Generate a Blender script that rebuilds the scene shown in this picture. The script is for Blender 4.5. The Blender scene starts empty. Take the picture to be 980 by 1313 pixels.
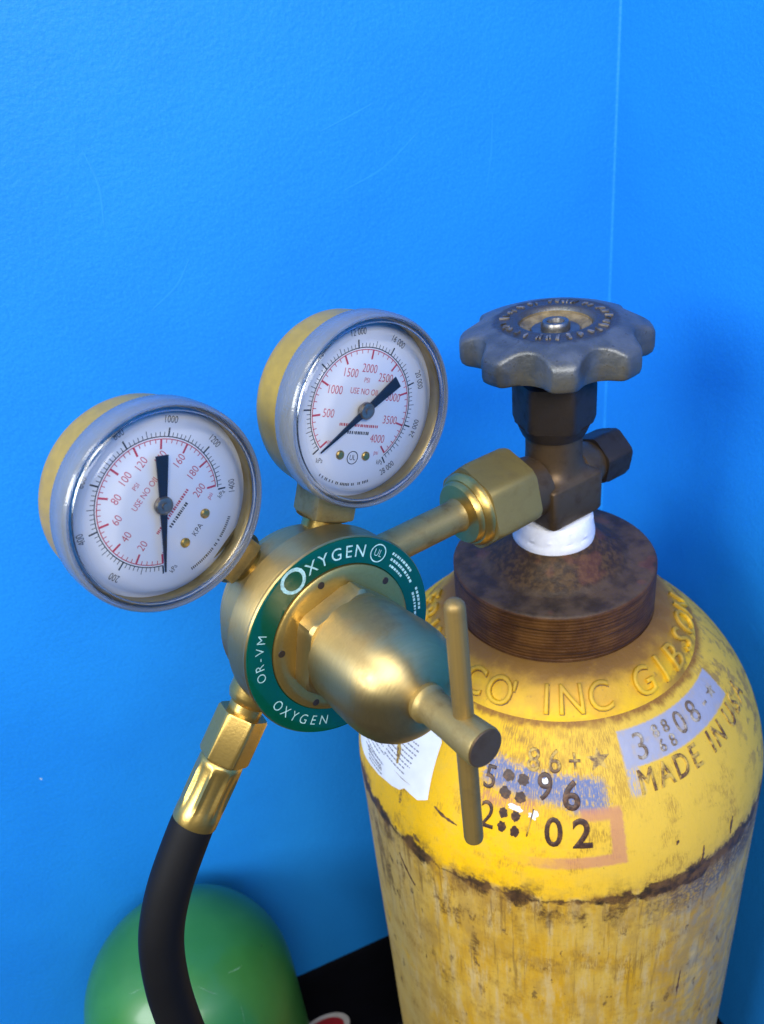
import bpy, bmesh, math, random
from mathutils import Matrix, Vector, noise
random.seed(7)
MM = 0.001
scene = bpy.context.scene
COL = scene.collection
R_ = math.radians

# ------------------------------------------------------------------ camera
def unit(v): return Vector(v).normalized()
cam_d = bpy.data.cameras.new('camera'); cam = bpy.data.objects.new('camera', cam_d); COL.objects.link(cam)
PITCH, ROLL = R_(31.61), R_(6.73)
F = Vector((0, math.cos(PITCH), -math.sin(PITCH)))
R0 = Vector((1, 0, 0)); U0 = Vector((0, math.sin(PITCH), math.cos(PITCH)))
RT = R0*math.cos(ROLL) - U0*math.sin(ROLL); UP = R0*math.sin(ROLL) + U0*math.cos(ROLL)
cm = Matrix((RT, UP, -F)).transposed().to_4x4(); cm.translation = Vector((-65.99, -282.4, 202.9))*MM
cam.matrix_world = cm
cam_d.sensor_fit = 'VERTICAL'; cam_d.sensor_height = 4.54; cam_d.lens = 4.54*1113/1313
cam_d.clip_start = 0.01; cam_d.clip_end = 50
cam_d.dof.use_dof = True; cam_d.dof.focus_distance = 0.262; cam_d.dof.aperture_fstop = 2.6
scene.camera = cam

# ------------------------------------------------------------------ world and lamps
w = bpy.data.worlds.new('World'); scene.world = w; w.use_nodes = True
bg = w.node_tree.nodes['Background']; bg.inputs[0].default_value = (0.80, 0.88, 1.0, 1); bg.inputs[1].default_value = 0.07

def area(name, loc, target, sx, sy, power, col):
    l = bpy.data.lights.new(name, 'AREA'); l.shape = 'RECTANGLE'; l.size = sx; l.size_y = sy; l.energy = power; l.color = col
    o = bpy.data.objects.new(name, l); COL.objects.link(o); o.location = loc
    o.rotation_euler = (Vector(target)-Vector(loc)).to_track_quat('-Z', 'Y').to_euler(); return o
area('window_light', (-0.95, -0.80, 0.66), (0, 0, 0.05), 0.5, 0.5, 13.5, (0.93, 0.97, 1.0))
area('room_light', (0.02, -1.15, 0.82), (-0.03, 0, 0.05), 0.9, 0.35, 13.5, (1.0, 0.98, 0.95))
area('ceiling_light', (-0.28, -0.60, 1.08), (-0.05, 0.02, 0.05), 0.9, 0.22, 5, (1.0, 0.98, 0.94))

scene.view_settings.view_transform = 'Standard'; scene.view_settings.look = 'None'
scene.view_settings.exposure = 0.27; scene.view_settings.gamma = 1.0
scene.render.engine = 'CYCLES'
try:
    scene.cycles.use_denoising = True; scene.cycles.max_bounces = 8; scene.cycles.transparent_max_bounces = 12
    scene.cycles.caustics_reflective = False; scene.cycles.caustics_refractive = False
except Exception: pass

# ------------------------------------------------------------------ node helper
class NT:
    def __init__(s, name):
        s.m = bpy.data.materials.new(name); s.m.use_nodes = True; s.t = s.m.node_tree; s.n = s.t.nodes; s.l = s.t.links
        s.b = s.n['Principled BSDF']; s.out = s.n['Material Output']
    def put(s, sock, v):
        if isinstance(v, bpy.types.NodeSocket): s.l.new(v, sock)
        elif isinstance(v, (tuple, list)) and sock.type == 'RGBA' and len(v) == 3: sock.default_value = (*v, 1)
        else: sock.default_value = v
    def math(s, op, a, b=0.0, c=None, clamp=False):
        n = s.n.new('ShaderNodeMath'); n.operation = op; n.use_clamp = clamp
        s.put(n.inputs[0], a); s.put(n.inputs[1], b)
        if c is not None: s.put(n.inputs[2], c)
        return n.outputs[0]
    def add(s, a, b): return s.math('ADD', a, b)
    def sub(s, a, b): return s.math('SUBTRACT', a, b)
    def mul(s, a, b): return s.math('MULTIPLY', a, b)
    def step(s, x, lo, hi):      # smooth 0..1
        n = s.n.new('ShaderNodeMapRange'); n.interpolation_type = 'SMOOTHSTEP'
        s.put(n.inputs[0], x); s.put(n.inputs[1], lo); s.put(n.inputs[2], hi); return n.outputs[0]
    def band(s, x, a, b, soft):  # 1 between a and b
        return s.mul(s.step(x, a-soft, a+soft), s.sub(1.0, s.step(x, b-soft, b+soft)))
    def mix(s, f, a, b):
        n = s.n.new('ShaderNodeMix'); n.data_type = 'RGBA'; s.put(n.inputs[0], f); s.put(n.inputs[6], a); s.put(n.inputs[7], b); return n.outputs[2]
    def coord(s, which='Object'): return s.n.new('ShaderNodeTexCoord').outputs[which]
    def mapping(s, vec, sc=(1, 1, 1), loc=(0, 0, 0)):
        n = s.n.new('ShaderNodeMapping'); s.put(n.inputs[0], vec); n.inputs[3].default_value = sc; n.inputs[1].default_value = loc; return n.outputs[0]
    def noise(s, vec, scale, detail=4, rough=0.55):
        n = s.n.new('ShaderNodeTexNoise'); s.put(n.inputs['Vector'], vec); n.inputs['Scale'].default_value = scale
        n.inputs['Detail'].default_value = detail; n.inputs['Roughness'].default_value = rough; return n.outputs[0]
    def sep(s, vec):
        n = s.n.new('ShaderNodeSeparateXYZ'); s.put(n.inputs[0], vec); return n.outputs
    def bump(s, h, strength=0.3, dist=0.0005):
        n = s.n.new('ShaderNodeBump'); s.put(n.inputs['Height'], h); n.inputs['Strength'].default_value = strength
        n.inputs['Distance'].default_value = dist; s.l.new(n.outputs[0], s.b.inputs['Normal'])
    def set(s, **k):
        for a, v in k.items(): s.put(s.b.inputs[a.replace('_', ' ')], v)
        return s.m

def plain(name, col, rough=0.5, metal=0.0, var=0.15, scale=150, bump=0.0, coat=0.0):
    t = NT(name); c = t.coord(); n = t.noise(c, scale, 4)
    dk = tuple(x*(1-var) for x in col); lt = tuple(min(1, x*(1+var)) for x in col)
    t.set(Base_Color=t.mix(t.step(n, 0.3, 0.7), dk, lt), Roughness=t.math('ADD', rough-0.05, t.mul(n, 0.1)), Metallic=metal, Coat_Weight=coat)
    if bump: t.bump(t.noise(c, scale*4, 3), bump, 0.0002)
    return t.m

def brass(name, col, rough=0.3, dark=(0.16, 0.09, 0.03), tarn=0.35, stretch=(1, 1, 1), spot=120, metal=0.9, brush=1500, bstr=0.25, aniso=0.0):
    t = NT(name); c = t.coord()
    n1 = t.noise(c, spot, 5, 0.6); n2 = t.noise(t.mapping(c, stretch), brush, 2, 0.5)
    f = t.mul(t.step(n1, 0.45, 0.8), tarn)
    colr = t.mix(f, col, dark)
    colr = t.mix(t.mul(n2, 0.25), colr, dark)
    t.set(Base_Color=colr, Metallic=metal, Roughness=t.add(rough, t.mul(f, 0.35)))
    if aniso:
        tg = t.n.new('ShaderNodeTangent'); tg.direction_type = 'RADIAL'; tg.axis = 'Z'
        t.l.new(tg.outputs[0], t.b.inputs['Tangent']); t.b.inputs['Anisotropic'].default_value = aniso; t.b.inputs['Anisotropic Rotation'].default_value = 0.25
    t.bump(n2, bstr, 0.00012)
    return t.m

M = {}
M['brass'] = brass('brushed_brass', (0.57, 0.43, 0.18), 0.41, metal=0.95, stretch=(0.25, 0.25, 3.0), brush=900, aniso=0.75, bstr=0.45, tarn=0.5, spot=95)
M['brass_bright'] = brass('bright_brass', (0.60, 0.41, 0.115), 0.32, tarn=0.15, brush=1200)
M['brass_old'] = brass('old_brass', (0.40, 0.29, 0.10), 0.44, metal=0.65, dark=(0.09, 0.06, 0.025), tarn=0.7, spot=150)
M['brass_nut'] = brass('nut_brass', (0.33, 0.245, 0.075), 0.52, metal=0.55, dark=(0.12, 0.085, 0.035), tarn=0.6, spot=110)
M['bronze'] = brass('dark_bronze', (0.135, 0.085, 0.042), 0.46, metal=0.6, dark=(0.035, 0.02, 0.012), tarn=0.8, spot=140)
M['bronze_dark'] = brass('blackened_bronze', (0.045, 0.033, 0.025), 0.48, metal=0.5, dark=(0.018, 0.013, 0.011), tarn=0.8, spot=200)
M['bar'] = brass('lined_bronze', (0.30, 0.195, 0.055), 0.42, metal=0.5, dark=(0.05, 0.03, 0.012), tarn=0.5, stretch=(14, 14, 0.12), spot=90, brush=130, bstr=0.8)
M['case'] = plain('mustard_paint', (0.42, 0.275, 0.032), 0.38, 0.35, 0.08, 300)
M['dial'] = plain('dial_white', (0.95, 0.94, 0.925), 0.45, var=0.01)
M['red'] = plain('red_print', (0.62, 0.06, 0.09), 0.5, var=0.1, scale=600)
M['black'] = plain('black_print', (0.02, 0.02, 0.022), 0.45, var=0.2, scale=600)
M['grey_ink'] = plain('grey_ink', (0.17, 0.17, 0.19), 0.6, var=0.3, scale=300)
M['needle'] = plain('black_needle', (0.015, 0.015, 0.017), 0.35, var=0.1)
M['hubm'] = brass('hub_metal', (0.38, 0.33, 0.25), 0.3, tarn=0.5, spot=400)
M['green_label'] = plain('green_label', (0.0008, 0.062, 0.030), 0.14, 0.0, 0.06, 200, coat=0.5)
M['label_text'] = plain('label_print', (0.40, 0.62, 0.55), 0.35, 0.0, 0.25, 900)
M['tape'] = plain('white_thread_tape', (0.84, 0.84, 0.87), 0.55, var=0.04, scale=500, bump=0.3)
M['paper'] = plain('paper', (0.84, 0.84, 0.81), 0.6, var=0.05, scale=120)
M['rubber'] = None
t = NT('black_rubber'); c = t.coord(); n = t.noise(c, 45, 4); nf = t.noise(c, 900, 3)
t.set(Base_Color=t.mix(n, (0.0025, 0.0025, 0.0035), (0.006, 0.0055, 0.0055)), Roughness=t.add(0.55, t.mul(n, 0.15)), Specular_IOR_Level=0.22); t.bump(nf, 0.3, 0.0001); M['rubber'] = t.m

t = NT('clear_ring'); t.set(Base_Color=(0.93, 0.95, 0.97), Roughness=0.16, IOR=1.45, Transmission_Weight=1.0); M['glass'] = t.m
# gauge bezel plastic, translucent and slightly milky
t = NT('clear_plastic'); n = t.noise(t.coord(), 350, 3)
t.set(Base_Color=(0.50, 0.55, 0.61), Roughness=0.25, IOR=1.46, Transmission_Weight=t.add(0.72, t.mul(n, 0.06)), Metallic=0.0, Coat_Weight=0.4); M['plastic'] = t.m
t = NT('clear_lens'); gl = t.n.new('ShaderNodeBsdfGlossy'); gl.inputs['Roughness'].default_value = 0.07
tr = t.n.new('ShaderNodeBsdfTransparent'); tr.inputs[0].default_value = (0.99, 0.99, 0.99, 1)
fr = t.n.new('ShaderNodeFresnel'); fr.inputs[0].default_value = 1.45; mx = t.n.new('ShaderNodeMixShader')
t.l.new(t.math('MULTIPLY', fr.outputs[0], 0.9, clamp=True), mx.inputs[0]); t.l.new(tr.outputs[0], mx.inputs[1]); t.l.new(gl.outputs[0], mx.inputs[2]); t.l.new(mx.outputs[0], t.out.inputs[0]); M['lens'] = t.m

# ------------------------------------------------------------------ walls: blue eggshell paint
t = NT('blue_wall_paint'); c = t.coord()
n1 = t.noise(c, 5, 3); n2 = t.noise(c, 380, 3, 0.6); n3 = t.noise(c, 850, 2, 0.7); n5 = t.noise(c, 14, 5, 0.65); n4 = t.noise(c, 42, 4)
col = t.mix(t.step(n1, 0.3, 0.7), (0.010, 0.228, 0.75), (0.012, 0.257, 0.79))
col = t.mix(t.mul(t.step(n5, 0.40, 0.75), 0.35), col, (0.008, 0.203, 0.70))
col = t.mix(t.mul(t.step(n3, 0.52, 0.30), 0.30), col, (0.007, 0.19, 0.67))
col = t.mix(t.mul(t.step(n3, 0.48, 0.72), 0.34), col, (0.022, 0.312, 0.83))
t.set(Base_Color=col, Roughness=0.50, Specular_IOR_Level=0.35)
t.bump(t.add(t.mul(n2, 0.7), t.mul(n4, 1.0)), 0.30, 0.0010); M['wall'] = t.m
M['wall_scuff'] = plain('scuffed_blue_paint', (0.0135, 0.265, 0.795), 0.48, var=0.03)
M['fleck'] = plain('white_fleck', (0.45, 0.62, 0.78), 0.6, var=0.1)
M['skirt'] = plain('black_vinyl', (0.0012, 0.0016, 0.0045), 0.8, var=0.2, scale=60); M['skirt'].node_tree.nodes['Principled BSDF'].inputs['Specular IOR Level'].default_value = 0.12
M['floor'] = plain('dark_floor', (0.005, 0.005, 0.008), 0.7, var=0.3, scale=20)

# ------------------------------------------------------------------ yellow cylinder paint
def yellow_body():
    t = NT('worn_yellow_paint'); t.coord()
    uvn = t.n.new('ShaderNodeUVMap'); uvn.uv_map = 'wrap'; U, S, _ = t.sep(uvn.outputs[0])   # U degrees, S arc mm / 10 apart
    c = t.coord()
    flat = t.n.new('ShaderNodeCombineXYZ'); t.put(flat.inputs[0], t.mul(U, 1.55)); t.put(flat.inputs[1], S); uv = flat.outputs[0]  # mm on the surface
    big = t.noise(uv, 0.035, 4, 0.6); mid = t.noise(uv, 0.14, 5, 0.62); fine = t.noise(uv, 0.6, 4, 0.65); tiny = t.noise(uv, 2.6, 3)
    streak = t.noise(t.mapping(uv, (0.20, 0.026, 1)), 1.0, 6, 0.70); streak2 = t.noise(t.mapping(uv, (0.085, 0.014, 1), (31, 4, 0)), 1.0, 5, 0.66)
    grain = t.noise(t.mapping(uv, (2.2, 0.28, 1), (3, 9, 0)), 1.0, 4, 0.6)
    # shoulder: strong yellow left of centre, paler to the right
    yel = t.mix(t.step(t.add(U, t.mul(big, 40)), -12, 32), (0.80, 0.455, 0.003), (0.66, 0.42, 0.045))
    yel = t.mix(t.mul(t.step(mid, 0.45, 0.75), 0.55), yel, (0.62, 0.40, 0.045))
    yel = t.mix(t.mul(t.step(grain, 0.52, 0.75), 0.45), yel, (0.50, 0.30, 0.06))
    # lower body: paler, worn, vertical streaks
    low = t.mix(t.step(t.add(streak2, t.mul(t.sub(big, 0.5), 0.5)), 0.36, 0.66), (0.58, 0.37, 0.06), (0.58, 0.31, 0.006))
    low = t.mix(t.mul(t.step(big, 0.45, 0.62), 0.6), low, (0.40, 0.23, 0.030))
    low = t.mix(t.mul(t.step(streak, 0.47, 0.66), 0.75), low, (0.56, 0.42, 0.19))
    low = t.mix(t.mul(t.step(t.sub(1.0, streak), 0.50, 0.72), 0.55), low, (0.36, 0.20, 0.035))
    low = t.mix(t.mul(t.step(fine, 0.50, 0.75), 0.3), low, (0.30, 0.17, 0.05))
    low = t.mix(t.mul(t.step(t.add(U, t.mul(mid, 20)), 18, 42), t.mul(t.step(mid, 0.35, 0.65), 0.7)), low, (0.27, 0.25, 0.20))
    low = t.mix(t.mul(t.step(t.mul(U, -1.0), 44, 60), 0.6), low, (0.42, 0.31, 0.12))
    gp1 = t.noise(t.mapping(uv, (0.045, 0.022, 1), (80, 12, 0)), 1.0, 5, 0.65)
    low = t.mix(t.mul(t.step(gp1, 0.50, 0.66), 0.7), low, (0.38, 0.235, 0.055))
    low = t.mix(t.mul(t.step(gp1, 0.42, 0.30), 0.8), low, (0.56, 0.30, 0.008))
    wob = t.mul(t.sub(mid, 0.5), 9)
    edge = t.add(S, wob)
    col = t.mix(t.step(edge, 64, 68), yel, low)
    # bluish scuffs under the line, right side
    sc = t.mul(t.mul(t.band(edge, 66, 88, 8), t.step(t.add(U, t.mul(mid, 30)), 18, 42)), t.step(fine, 0.32, 0.6))
    col = t.mix(t.mul(sc, 0.9), col, (0.065, 0.075, 0.105))
    # dark scraped line at the foot of the shoulder
    thick = t.mul(t.step(t.noise(t.mapping(uv, (0.07, 0.01, 1), (7, 3, 0)), 1.0, 3), 0.36, 0.64), 4.6)
    dist = t.math('ABSOLUTE', t.sub(t.add(S, t.add(t.mul(t.sub(mid, 0.5), 9), t.mul(t.sub(fine, 0.5), 5))), 68.5))
    ln = t.sub(1.0, t.step(t.sub(dist, thick), -0.6, 1.6))
    ln = t.mul(ln, t.step(t.add(fine, t.mul(thick, 0.09)), 0.33, 0.46))
    col = t.mix(t.mul(ln, 0.97), col, t.mix(t.step(mid, 0.4, 0.6), (0.018, 0.010, 0.008), (0.050, 0.022, 0.012)))
    bl = t.mul(t.band(t.add(S, t.mul(t.sub(big, 0.5), 16)), 62, 84, 8), t.step(t.noise(t.mapping(uv, (0.10, 0.055, 1), (3, 21, 0)), 1.0, 5, 0.7), 0.46, 0.62))
    col = t.mix(t.mul(bl, t.add(0.55, t.mul(t.step(fine, 0.4, 0.6), 0.4))), col, (0.060, 0.030, 0.014))
    dr = t.mul(t.step(t.noise(t.mapping(uv, (0.5, 0.02, 1), (9, 2, 0)), 1.0, 4, 0.65), 0.56, 0.68), t.mul(t.step(S, 66, 72), t.sub(1.0, t.step(S, 90, 190))))
    col = t.mix(t.mul(dr, 0.6), col, (0.13, 0.070, 0.022))
    sm = t.mul(t.step(t.noise(t.mapping(uv, (0.075, 0.024, 1), (61, 33, 0)), 1.0, 5, 0.72), 0.52, 0.62), t.mul(t.band(S, 68, 150, 14), t.step(t.mul(U, -1.0), 14, 34)))
    col = t.mix(t.mul(sm, t.add(0.35, t.mul(t.step(fine, 0.38, 0.58), 0.5))), col, (0.085, 0.040, 0.014))
    # brown stain that hugs the line
    st = t.mul(t.band(t.add(S, t.mul(t.sub(big, 0.5), 14)), 64, 76, 6), t.step(mid, 0.40, 0.62))
    col = t.mix(t.mul(st, 0.4), col, (0.24, 0.12, 0.03))
    # scraped patches on the left, chips, specks
    sp = t.mul(t.step(t.noise(t.mapping(uv, (0.16, 0.07, 1), (15, 40, 0)), 1.0, 4, 0.6), 0.635, 0.67), t.step(fine, 0.35, 0.5))
    sp = t.mul(sp, t.math('MAXIMUM', t.mul(t.step(t.mul(U, -1.0), 38, 52), t.step(S, 38, 50)), t.mul(t.step(S, 74, 80), 0.75)))
    col = t.mix(t.mul(sp, 0.9), col, (0.06, 0.032, 0.02))
    sk = t.mul(t.step(fine, 0.66, 0.72), t.step(mid, 0.42, 0.55))
    col = t.mix(t.mul(sk, 0.85), col, (0.085, 0.042, 0.016))
    gb = t.mul(t.step(t.noise(t.mapping(uv, (0.06, 0.06, 1), (50, 3, 0)), 1.0, 5, 0.7), 0.50, 0.68), t.step(grain, 0.38, 0.6))
    col = t.mix(t.mul(gb, 0.8), col, (0.25, 0.13, 0.022))
    sr = t.mul(t.step(t.add(U, 0.0), 44, 60), t.step(mid, 0.50, 0.60))
    col = t.mix(t.mul(sr, 0.65), col, (0.22, 0.13, 0.06))
    # rust under the neck ring
    ru = t.sub(1.0, t.step(t.add(S, t.mul(mid, 9)), 3.0, 6.2))
    col = t.mix(t.mul(ru, t.add(0.5, t.mul(fine, 0.7))), col, (0.20, 0.075, 0.012))
    ru2 = t.mul(t.band(S, 0, 31, 6), t.mul(t.step(t.add(t.mul(grain, 0.6), t.mul(mid, 0.4)), 0.43, 0.58), t.band(U, -34, 10, 6)))
    col = t.mix(t.mul(ru2, 0.6), col, (0.27, 0.13, 0.022))
    # blue sprayed patch behind the date stamps
    e1 = t.add(S, t.mul(t.sub(fine, 0.5), 9)); slope = t.sub(e1, t.mul(t.add(U, 30), 0.17))
    blue = t.mul(t.band(slope, 13.5, 24, 2.2), t.band(t.add(U, t.mul(t.sub(fine, 0.5), 8)), -33, 1.5, 1.5))
    blue = t.math('MAXIMUM', blue, t.mul(t.band(S, 22, 30, 2.5), t.band(t.add(U, t.mul(t.sub(fine, .5), 10)), -8, 1.5, 1.5)))
    blue = t.mul(blue, t.step(t.add(t.mul(grain, 0.6), t.mul(fine, 0.5)), 0.38, 0.56))
    col = t.mix(t.mul(blue, 0.9), col, (0.075, 0.14, 0.33))
    # lavender painted panel
    e2 = t.add(S, t.mul(t.sub(fine, 0.5), 1.2)); u2 = t.add(U, t.mul(t.sub(fine, 0.5), 1.5))
    lav = t.math('MAXIMUM', t.mul(t.band(e2, 3.5, 17.2, 0.5), t.band(u2, 8.6, 57, 0.5)), t.mul(t.mul(t.band(e2, 10, 27, 1.5), t.band(u2, 8.6, 12.6, 0.8)), t.step(grain, 0.40, 0.52)))
    lav = t.mul(lav, t.add(0.75, t.mul(t.step(mid, 0.3, 0.5), 0.25)))
    col = t.mix(lav, col, t.mix(mid, (0.25, 0.26, 0.35), (0.37, 0.375, 0.455)))
    # faded red stencil frame
    e3 = t.add(S, t.mul(t.sub(fine, 0.5), 1.6)); u3 = t.add(U, t.mul(t.sub(fine, 0.5), 1.6))
    red = t.mul(t.band(e3, 30, 51.5, 0.7), t.band(u3, 1.6, 5.2, 0.4))
    red = t.math('MAXIMUM', red, t.mul(t.band(t.add(e3, t.mul(U, 0.06)), 47, 51.6, 0.7), t.mul(t.band(u3, -28, 5.2, 0.4), t.step(t.add(U, t.mul(mid, 22)), -16, 6))))
    red = t.math('MAXIMUM', red, t.mul(t.band(e3, 29, 33.5, 1.0), t.band(u3, -6, 5.0, 0.9)))
    red = t.math('MAXIMUM', red, t.mul(t.mul(t.band(e3, 26.5, 31.5, 1.2), t.band(u3, -33, -17, 2.0)), t.step(grain, 0.4, 0.55)))
    col = t.mix(t.mul(red, t.add(0.55, t.mul(tiny, 0.35))), col, (0.47, 0.19, 0.12))
    rough = t.add(0.34, t.mul(mid, 0.3))
    t.set(Base_Color=col, Roughness=t.add(rough, 0.08), Specular_IOR_Level=0.32)
    t.bump(t.add(t.add(t.mul(mid, 0.8), t.mul(fine, 0.4)), t.mul(ln, -0.5)), 0.35, 0.0007)
    return t.m
M['yellow'] = yellow_body()

def neck_paint(name, letters=False):
    t = NT(name); c = t.coord(); X, Y, Zc = t.sep(c)
    rr = t.mul(t.math('SQRT', t.add(t.mul(X, X), t.mul(Y, Y))), 1000); zz = t.mul(Zc, 1000)
    mid = t.noise(c, 120, 5, 0.6); fine = t.noise(c, 500, 4, 0.6); big = t.noise(c, 45, 3)
    col = t.mix(t.step(mid, 0.35, 0.65), (0.80, 0.47, 0.005), (0.66, 0.37, 0.02))
    rust = t.sub(1.0, t.step(t.add(zz, t.mul(t.sub(mid, 0.5), -9)), -28.5, -23.0))  # 1 low, 0 high
    col = t.mix(t.mul(t.sub(1.0, rust), 0.92), col, (0.10, 0.038, 0.008))
    col = t.mix(t.mul(t.band(t.add(zz, t.mul(big, 6)), -28, -20, 3), 0.35), col, (0.38, 0.18, 0.012))
    chip = t.mul(t.mul(t.step(t.noise(t.mapping(c, (1, 1, 3)), 150, 3), 0.47, 0.51), t.band(zz, -43, -38.0, 0.6)), t.step(fine, 0.3, 0.45))
    col = t.mix(t.mul(chip, 0.92), col, (0.045, 0.025, 0.012))
    col = t.mix(t.mul(t.step(fine, 0.62, 0.72), 0.5), col, (0.25, 0.14, 0.03))
    side = t.mul(t.step(t.math('ABSOLUTE', t.add(X, 0.004)), 0.030, 0.046), t.step(mid, 0.38, 0.58))
    col = t.mix(t.mul(side, 0.85), col, (0.22, 0.115, 0.02))
    if letters: col = t.mix(0.25, col, (0.85, 0.55, 0.03))
    t.set(Base_Color=col, Roughness=t.add(0.42, t.mul(mid, 0.25)), Specular_IOR_Level=0.4); t.bump(t.add(mid, t.mul(fine, 0.4)), 0.45, 0.0008)
    return t.m
M['neck'] = neck_paint('neck_yellow'); M['raised'] = neck_paint('raised_letter_yellow', True)
def stamp_mat(name, dark, light, bias):
    t = NT(name); c = t.coord(); n1 = t.noise(c, 240, 5, 0.65); n2 = t.noise(c, 900, 3)
    col = t.mix(t.step(t.add(n1, t.mul(n2, 0.3)), bias, bias+0.22), dark, light)
    t.set(Base_Color=col, Roughness=0.5); t.bump(n2, 0.4, 0.0003); return t.m
M['stamp'] = stamp_mat('stamp_grime', (0.040, 0.017, 0.012), (0.15, 0.065, 0.022), 0.62)
M['stamp_soft'] = stamp_mat('stamp_grime_worn', (0.10, 0.045, 0.014), (0.52, 0.33, 0.05), 0.54)
M['stamp_tan'] = stamp_mat('stamp_tan', (0.13, 0.085, 0.05), (0.42, 0.36, 0.28), 0.58)
M['letter_brown'] = stamp_mat('letter_brown', (0.11, 0.048, 0.009), (0.50, 0.28, 0.015), 0.64)
M['white_chip'] = plain('white_paint_chip', (0.76, 0.76, 0.78), 0.5, var=0.05)
M['scratch'] = plain('scratch_brown', (0.10, 0.045, 0.018), 0.6, var=0.5, scale=500)

t = NT('rusty_collar'); c = t.coord(); X, Y, Zc = t.sep(c); zz = t.mul(Zc, 1000)
rr = t.mul(t.math('SQRT', t.add(t.mul(X, X), t.mul(Y, Y))), 1000)
mid = t.noise(c, 90, 5, 0.62); fine = t.noise(c, 420, 4, 0.65); ring = t.noise(t.mapping(c, (0.12, 0.12, 4.5)), 300, 3)
side = t.mix(t.step(mid, 0.35, 0.7), (0.064, 0.022, 0.0045), (0.135, 0.054, 0.011))
side = t.mix(t.step(ring, 0.45, 0.7), side, (0.035, 0.013, 0.004))
top = t.mix(t.step(mid, 0.38, 0.62), (0.034, 0.020, 0.011), (0.082, 0.050, 0.027))
inner = t.mix(t.step(fine, 0.4, 0.65), (0.034, 0.017, 0.006), (0.088, 0.046, 0.014))
top = t.mix(t.sub(1.0, t.step(t.add(rr, t.mul(t.sub(mid, .5), 10)), 25.5, 29)), top, inner)
blot = t.mul(t.step(t.noise(t.mapping(c, (1, 1, 1), (0.013, 0.004, 0)), 60, 2), 0.60, 0.66), t.step(zz, -1, 0))
top = t.mix(t.mul(blot, 0.25), top, (0.20, 0.06, 0.035))
col = t.mix(t.step(zz, -0.9, -0.3), side, top)
t.set(Base_Color=col, Roughness=t.add(0.38, t.mul(fine, 0.3)), Metallic=0.0, Specular_IOR_Level=0.35); t.bump(t.add(mid, t.mul(fine, 0.7)), 0.5, 0.0008); M['rust'] = t.m

t = NT('handwheel_paint'); c = t.coord(); X, Y, Zc = t.sep(c)
rr = t.mul(t.math('SQRT', t.add(t.mul(X, X), t.mul(Y, Y))), 1000)
mid = t.noise(c, 130, 5, 0.6); fine = t.noise(c, 520, 4, 0.65)
col = t.mix(t.step(mid, 0.35, 0.7), (0.082, 0.088, 0.092), (0.140, 0.147, 0.152))
gr = t.mul(t.band(t.add(rr, t.mul(t.sub(mid, .5), 5)), 13.0, 21.5, 1.2), t.step(t.mul(Zc, 1000), 3, 5))
col = t.mix(t.mul(gr, 0.85), col, t.mix(fine, (0.022, 0.018, 0.017), (0.085, 0.068, 0.058)))
col = t.mix(t.mul(t.step(fine, 0.60, 0.70), 0.75), col, (0.05, 0.045, 0.04))
sc2 = t.mul(t.step(t.mul(Zc, -1000), -1.5, 1.5), t.step(mid, 0.42, 0.58))
col = t.mix(t.mul(sc2, 0.55), col, (0.13, 0.11, 0.065))
t.set(Base_Color=col, Roughness=t.add(0.30, t.mul(mid, 0.2)), Metallic=0.45); t.bump(t.add(mid, t.mul(fine, 0.8)), 0.35, 0.0006); M['wheel'] = t.m
M['wheel_tan'] = plain('wheel_tan_wear', (0.23, 0.165, 0.075), 0.5, 0.3, 0.35, 300)
M['wheel_letter'] = plain('wheel_letter_wear', (0.15, 0.135, 0.12), 0.45, 0.4, 0.8, 250)
M['steel'] = plain('worn_steel', (0.20, 0.19, 0.18), 0.36, 0.9, 0.2, 300)

t = NT('green_tank_paint'); c = t.coord(); n = t.noise(c, 25, 4); nf = t.noise(c, 260, 4, 0.6)
col = t.mix(t.step(n, 0.35, 0.7), (0.022, 0.150, 0.026), (0.034, 0.185, 0.036))
col = t.mix(t.mul(t.step(nf, 0.70, 0.76), 0.7), col, (0.02, 0.04, 0.02))
t.set(Base_Color=col, Roughness=0.38, Coat_Weight=0.18, Coat_Roughness=0.12); t.bump(t.add(n, t.mul(nf, 0.2)), 0.12, 0.0006); M['green'] = t.m
M['stain'] = plain('rust_spot', (0.07, 0.04, 0.02), 0.6)
M['stick_red'] = plain('sticker_red', (0.42, 0.02, 0.035), 0.45, var=0.1); M['stick_white'] = plain('sticker_white', (0.62, 0.62, 0.64), 0.5, var=0.05)

# ------------------------------------------------------------------ mesh helpers (millimetres in, metres out)
def finish(name, verts, faces, mat, parent=None, mtx=None, angle=35, smooth=True, uv=None):
    me = bpy.data.meshes.new(name)
    me.from_pydata([Vector(v)*MM for v in verts], [], faces); me.validate(); me.update()
    bm = bmesh.new(); bm.from_mesh(me); bmesh.ops.recalc_face_normals(bm, faces=bm.faces); bm.to_mesh(me); bm.free()
    if smooth:
        me.polygons.foreach_set('use_smooth', [True]*len(me.polygons)); me.set_sharp_from_angle(angle=R_(angle))
    if uv:
        l = me.uv_layers.new(name='wrap')
        for lp in me.loops: l.data[lp.index].uv = uv[lp.vertex_index]
    mats = mat if isinstance(mat, list) else [mat]
    for m in mats: me.materials.append(m)
    o = bpy.data.objects.new(name, me); COL.objects.link(o)
    if parent: o.parent = parent
    if mtx is not None: o.matrix_basis = mtx
    return o

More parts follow.
